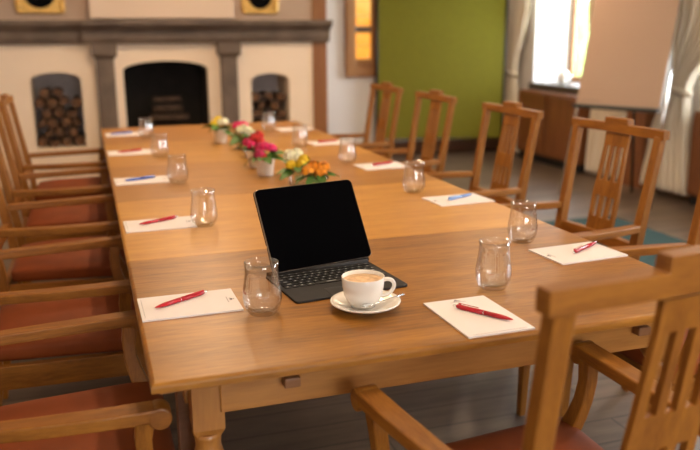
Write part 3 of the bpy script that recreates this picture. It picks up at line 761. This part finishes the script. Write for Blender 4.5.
MB().lathe([(.034, .0581), (.0425, .0590), (.0425, .0584), (.034, .0578)], 40).build('foam_rim', M['foamring'], cu)
hp = [(.041, 0, .052), (.052, 0, .055), (.064, 0, .052), (.070, 0, .042), (.067, 0, .031), (.057, 0, .022), (.046, 0, .019), (.037, 0, .021)]
def smooth_path(p, n=5):
    out = []
    P_ = [Vector(a) for a in p]; P_ = [P_[0]]+P_+[P_[-1]]
    for i in range(1, len(P_)-2):
        for k in range(n):
            t = k/n; a, b, c, d = P_[i-1:i+3]
            out.append(.5*((2*b)+(-a+c)*t+(2*a-5*b+4*c-d)*t*t+(-a+3*b-3*c+d)*t**3))
    out.append(P_[-2]); return out
MB().tube(smooth_path(hp), .0044, 14).build('handle', M['china'], cu)
spn = thing('teaspoon', 'small steel teaspoon lying on the saucer behind the cup', 'spoon', (CX+.030, CY-.03, .7735), .30)
sh = [(-.03, 0, -.0015), (0, 0, .001), (.03, 0, .003), (.055, 0, .003)]
MB().tube(sh, [.0014, .0013, .0016, .0030], 10).build('handle', M['chrome'], spn)
MB().lathe([(0, -.004), (.006, -.003), (.0095, .0005), (.0088, .0008), (.005, -.002), (0, -.003)], 20, mat=T(-.046, 0, .0)@Matrix.Diagonal((1.6, 1, 1, 1))).build('bowl', M['chrome'], spn)

# ------------------------------------------------------------------ tablet with keyboard cover
KY = .115
tk = thing('tablet_computer', 'black tablet computer standing tilted on its black keyboard cover', 'tablet', (.462, .434, .75), KY)
def rrect(w, h, r, n=6):
    out = []
    for cx, cy, a0 in ((w/2-r, h/2-r, 0), (-w/2+r, h/2-r, PI/2), (-w/2+r, -h/2+r, PI), (w/2-r, -h/2+r, 1.5*PI)):
        for i in range(n+1): a = a0+PI/2*i/n; out.append((cx+r*math.cos(a), cy+r*math.sin(a)))
    return out
def slab(w, h, r, z0, z1, mat=None, n=6):
    p = rrect(w, h, r, n); return MB().sweep([[(x, y, z0) for x, y in p], [(x, y, z1) for x, y in p]], True, smooth=False, mat=mat)
slab(.281, .212, .010, 0, .0055).build('keyboard_base', M['kbd'], tk, bevel=.0012)
slab(.100, .052, .004, .0056, .0059, T(0, -.072, 0)).build('trackpad', M['track'], tk)
kk = slab(.0162, .0150, .0020, 0, .0016, n=2); kk.box(-.0028, .0016, -.0008, .0022, .0016, .00175, None, 1); key0 = kk.build('key', [M['key'], M['keymark']], tk); fk = True
rowsK = [(.0845, [1.0]*14, .55), (.0668, [1]*13+[1.5], 1), (.0490, [1.5]+[1]*13, 1), (.0312, [1.8]+[1]*11+[1.7], 1), (.0134, [2.25]+[1]*10+[2.2], 1), (-.0044, [1, 1, 1, 1.25, 5, 1.25, 1, 1, 1, 1], 1)]
for yk, ws, hs in rowsK:
    ws = ws; tot = sum(ws); unit = .262/tot; x = -.131
    for wk in ws:
        o = key0 if fk else key0.copy()
        if not fk: COL.objects.link(o)
        fk = False; o.location = (x+unit*wk/2, yk-.0, .0056); o.scale = ((unit*wk-.0026)/.0162, hs, 1); x += unit*wk
# screen: lower edge centre and lean measured in world space
SB = Vector((.468, .538, .7640)); tilt = .52; SY = .226
loc = tk.matrix_world
inv = (Matrix.Translation(tk.location) @ Matrix.Rotation(KY, 4, 'Z')).inverted()
SM = inv @ Matrix.Translation(SB) @ Matrix.Rotation(SY, 4, 'Z') @ Matrix.Rotation(-tilt, 4, 'X') @ Matrix.Rotation(PI/2, 4, 'X')
# in SM local: x = width, y = up the screen, z = towards viewer
slab(.2806, .2149, .014, -.006, 0, SM @ Matrix.Translation((0, .1075, 0))).build('tablet_body', M['tabmetal'], tk, bevel=.0008)
slab(.2785, .2128, .0130, .0001, .0008, SM @ Matrix.Translation((0, .1075, 0))).build('screen', M['screen'], tk)
slab(.281, .150, .012, -.0105, -.0062, SM @ Matrix.Translation((0, .140, 0))).build('back_cover', M['kbd'], tk, bevel=.001)
# lower support flap from hinge at the base's back edge up to the cover
h0 = Vector((0, .104, .006)); up = SM @ Vector((0, .068, -.0085))
a0, a1 = SM @ Vector((-.138, 0, -.014)), SM @ Vector((.138, 0, -.014)); a0.z = a1.z = .001; b0, b1 = SM @ Vector((-.138, .068, -.0115)), SM @ Vector((.138, .068, -.0115)); th = Vector((0, .003, 0))
MB().add([a0, a1, b1, b0, a0+th, a1+th, b1+th, b0+th], [(0, 1, 2, 3), (7, 6, 5, 4), (0, 4, 5, 1), (1, 5, 6, 2), (2, 6, 7, 3), (3, 7, 4, 0)]).build('support_flap', M['kbd'], tk)
MB().tube([(-.135, .103, .007), (.135, .103, .007)], .0065, 14).build('hinge', M['kbd'], tk)

# ------------------------------------------------------------------ flowers
def blossom(kind, r, seed):
    r *= 1.3
    g_ = random.Random(seed); m = MB(); n = 46 if kind != 'open' else 14
    for k in range(n):
        # ruffled petal: bent little quad strip pointing out of a dome
        th = g_.uniform(0, 2*PI); ph_ = math.acos(g_.uniform(-.15, 1)); d = Vector((math.sin(ph_)*math.cos(th), math.sin(ph_)*math.sin(th), math.cos(ph_)))
        s1 = d.cross(Vector((g_.uniform(-1, 1), g_.uniform(-1, 1), g_.uniform(-1, 1)))).normalized(); s2 = d.cross(s1)
        pr = r*g_.uniform(.72, 1.0); w_ = r*g_.uniform(.30, .45)
        vs = []
        for a in range(4):
            for b in range(4):
                u, v = (a/3-.5)*2, (b/3-.5)*2; rad = math.hypot(u, v)
                sc = 1 if rad < 1 else 1/rad*1.05
                vs.append(d*(pr+.16*r*rad*rad-.25*r*rad+g_.uniform(-.04, .04)*r) + (s1*u+s2*v)*sc*w_)
        fs = [(a*4+b, a*4+b+1, a*4+b+5, a*4+b+4) for a in range(3) for b in range(3)]
        m.add(vs, fs, None, 0, True)
    m.lathe([(0, -r*.35), (r*.45, -r*.2), (r*.62, r*.15), (r*.5, r*.5), (0, r*.65)], 12)
    return m
def leaf_mb(ln, wd, droop):
    m = MB(); n = 7; L_, C, R_ = [], [], []
    for i in range(n+1):
        u = i/n; w_ = wd*math.sin(PI*min(1, u*.97+.03))**.8*(1-.25*u); z = -droop*u*u
        L_.append((u*ln, w_, z+.15*w_)); C.append((u*ln, 0, z-.001)); R_.append((u*ln, -w_, z+.15*w_))
    vs = L_+C+R_; fs = []
    for i in range(n):
        fs += [(i, i+1, n+1+i+1, n+1+i), (n+1+i, n+2+i, 2*n+3+i, 2*n+2+i)]
    m.add(vs, fs, None, 0, True); m.add([(x, y, z-.0008) for x, y, z in vs], [f[::-1] for f in fs], None, 0, True)
    return m
leafA = None
def posy(x, y, z, cols, label, seed, nleaf=6, spread_=.03, vase_r=.03, stem_len=.05):
    """cols: list of (colour, dx, dy, dz, r)"""
    global leafA
    g_ = random.Random(seed)
    t = thing('flower_posy', label, 'flowers', (x, y, z), 0, 'small posies in a row along the table')
    for k, (c, dx, dy, dz, r) in enumerate(cols):
        o = blossom('r', r, seed*10+k).build('blossom', M['f_'+c], t); o.location = (dx, dy, dz)
        MB().tube([(dx*.2, dy*.2, -stem_len), (dx*.6, dy*.6, -.01), (dx, dy, dz-r*.3)], .0016, 8).build('stem', M['stem'], t)
    for k in range(nleaf):
        a = 2*PI*k/nleaf+g_.uniform(-.4, .4); ln = g_.uniform(.055, .088)
        if leafA is None: leafA = leaf_mb(.05, .015, .02).build('leaf', M['leaf'], t); o = leafA
        else: o = leafA.copy(); COL.objects.link(o); o.parent = t
        o.location = (.012*math.cos(a), .012*math.sin(a), g_.uniform(-.004, .014)); o.scale = (ln/.05,)*3
        o.rotation_euler = (g_.uniform(-.5, .5), g_.uniform(-.5, .15), a)
    return t
tumb = [(0, 0), (.030, 0), (.0315, .003), (.034, .065), (.0345, .072), (.0325, .072), (.0320, .065), (.0295, .010), (0, .008)]
potp = [(0, 0), (.026, 0), (.028, .003), (.0355, .070), (.036, .076), (.0335, .076), (.0255, .008), (0, .008)]
vz = MB().lathe(tumb, 32).build('glass_vase', M['glass']); tag(vz, 'x', 'vase', 'glass vases in the flower row')
pz = MB().lathe(potp, 32).build('white_pot', M['pot']); tag(pz, 'x', 'pot', 'white pots in the flower row')
usedv = [0, 0]
def vase(x, y, kind, label):
    src = (vz, pz)[kind]; o = src if not usedv[kind] else src.copy()
    if usedv[kind]: COL.objects.link(o)
    usedv[kind] += 1; o.location = (x, y, .75); o.scale = (1.12, 1.12, 1); o['label'] = label
FL = [
 (.702, 1.43, 0, 'clear glass vase right behind the tablet holding orange flowers', [('orange', -.030, .0, .022, .019), ('orange', -.008, .012, .032, .019), ('orange', .024, -.006, .030, .021), ('orange', .012, -.020, .014, .017), ('yellow', .0, .03, .020, .016)], 'orange posy with green leaves right behind the tablet', 12),
 (.682, 1.63, 0, 'clear glass vase holding the yellow and cream flowers', [('yellow', .026, -.004, .030, .019), ('yellow', .010, -.02, .018, .017), ('yellow', -.026, -.014, .012, .019), ('cream', -.020, .030, .044, .021), ('cream', .010, .034, .048, .020), ('cream', -.002, .02, .034, .018)], 'yellow and cream posy in a glass, second behind the tablet', 11),
 (.615, 1.90, 1, 'white pot nearer the camera in the flower row, under pink blossoms', [('pink', .024, .0, .034, .018), ('pink', .002, -.004, .040, .019), ('crimson', -.026, -.018, .012, .019), ('crimson', -.02, .016, .036, .018), ('pink', .036, .014, .026, .017), ('red', -.012, -.026, .0, .016)], 'pink posy in the nearer white pot of the middle', 9),
 (.622, 2.13, 1, 'second white pot of the flower row, under red blossoms', [('red', .0, .0, .050, .020), ('crimson', -.034, .0, .028, .020), ('pink', -.02, -.02, .02, .018), ('red', .018, .01, .056, .019), ('red', .02, -.015, .036, .017)], 'red and crimson posy in the second white pot', 9),
 (.662, 2.42, 0, 'small clear glass vase between white pots, filled mostly with green leaves', [('cream', .01, .0, .035, .017)], 'mostly leafy green posy in a glass in the middle of the row', 12),
 (.672, 2.68, 0, 'clear glass vase with cream and pink flowers near the far end', [('cream', -.014, -.01, .028, .021), ('cream', .022, -.01, .024, .021), ('cream', .004, -.01, .036, .020), ('pink', -.026, .024, .044, .020), ('pink', .008, .03, .048, .020), ('pink', -.01, .03, .05, .018)], 'cream and pink posy, second from the far end of the row', 10),
 (.600, 2.96, 1, 'white pot at the far end of the flower row', [('yellow', -.030, .0, .028, .018), ('cream', .020, -.01, .034, .021), ('yellow', -.004, .02, .044, .019), ('cream', .006, -.006, .032, .019)], 'yellow and cream posy in the farthest white pot', 11),
]
for k, (x, y, kind, vl, cols, pl, nl) in enumerate(FL):
    vase(x, y, kind, vl); posy(x, y, .828 if kind else .820, cols, pl, 11+k, nl)
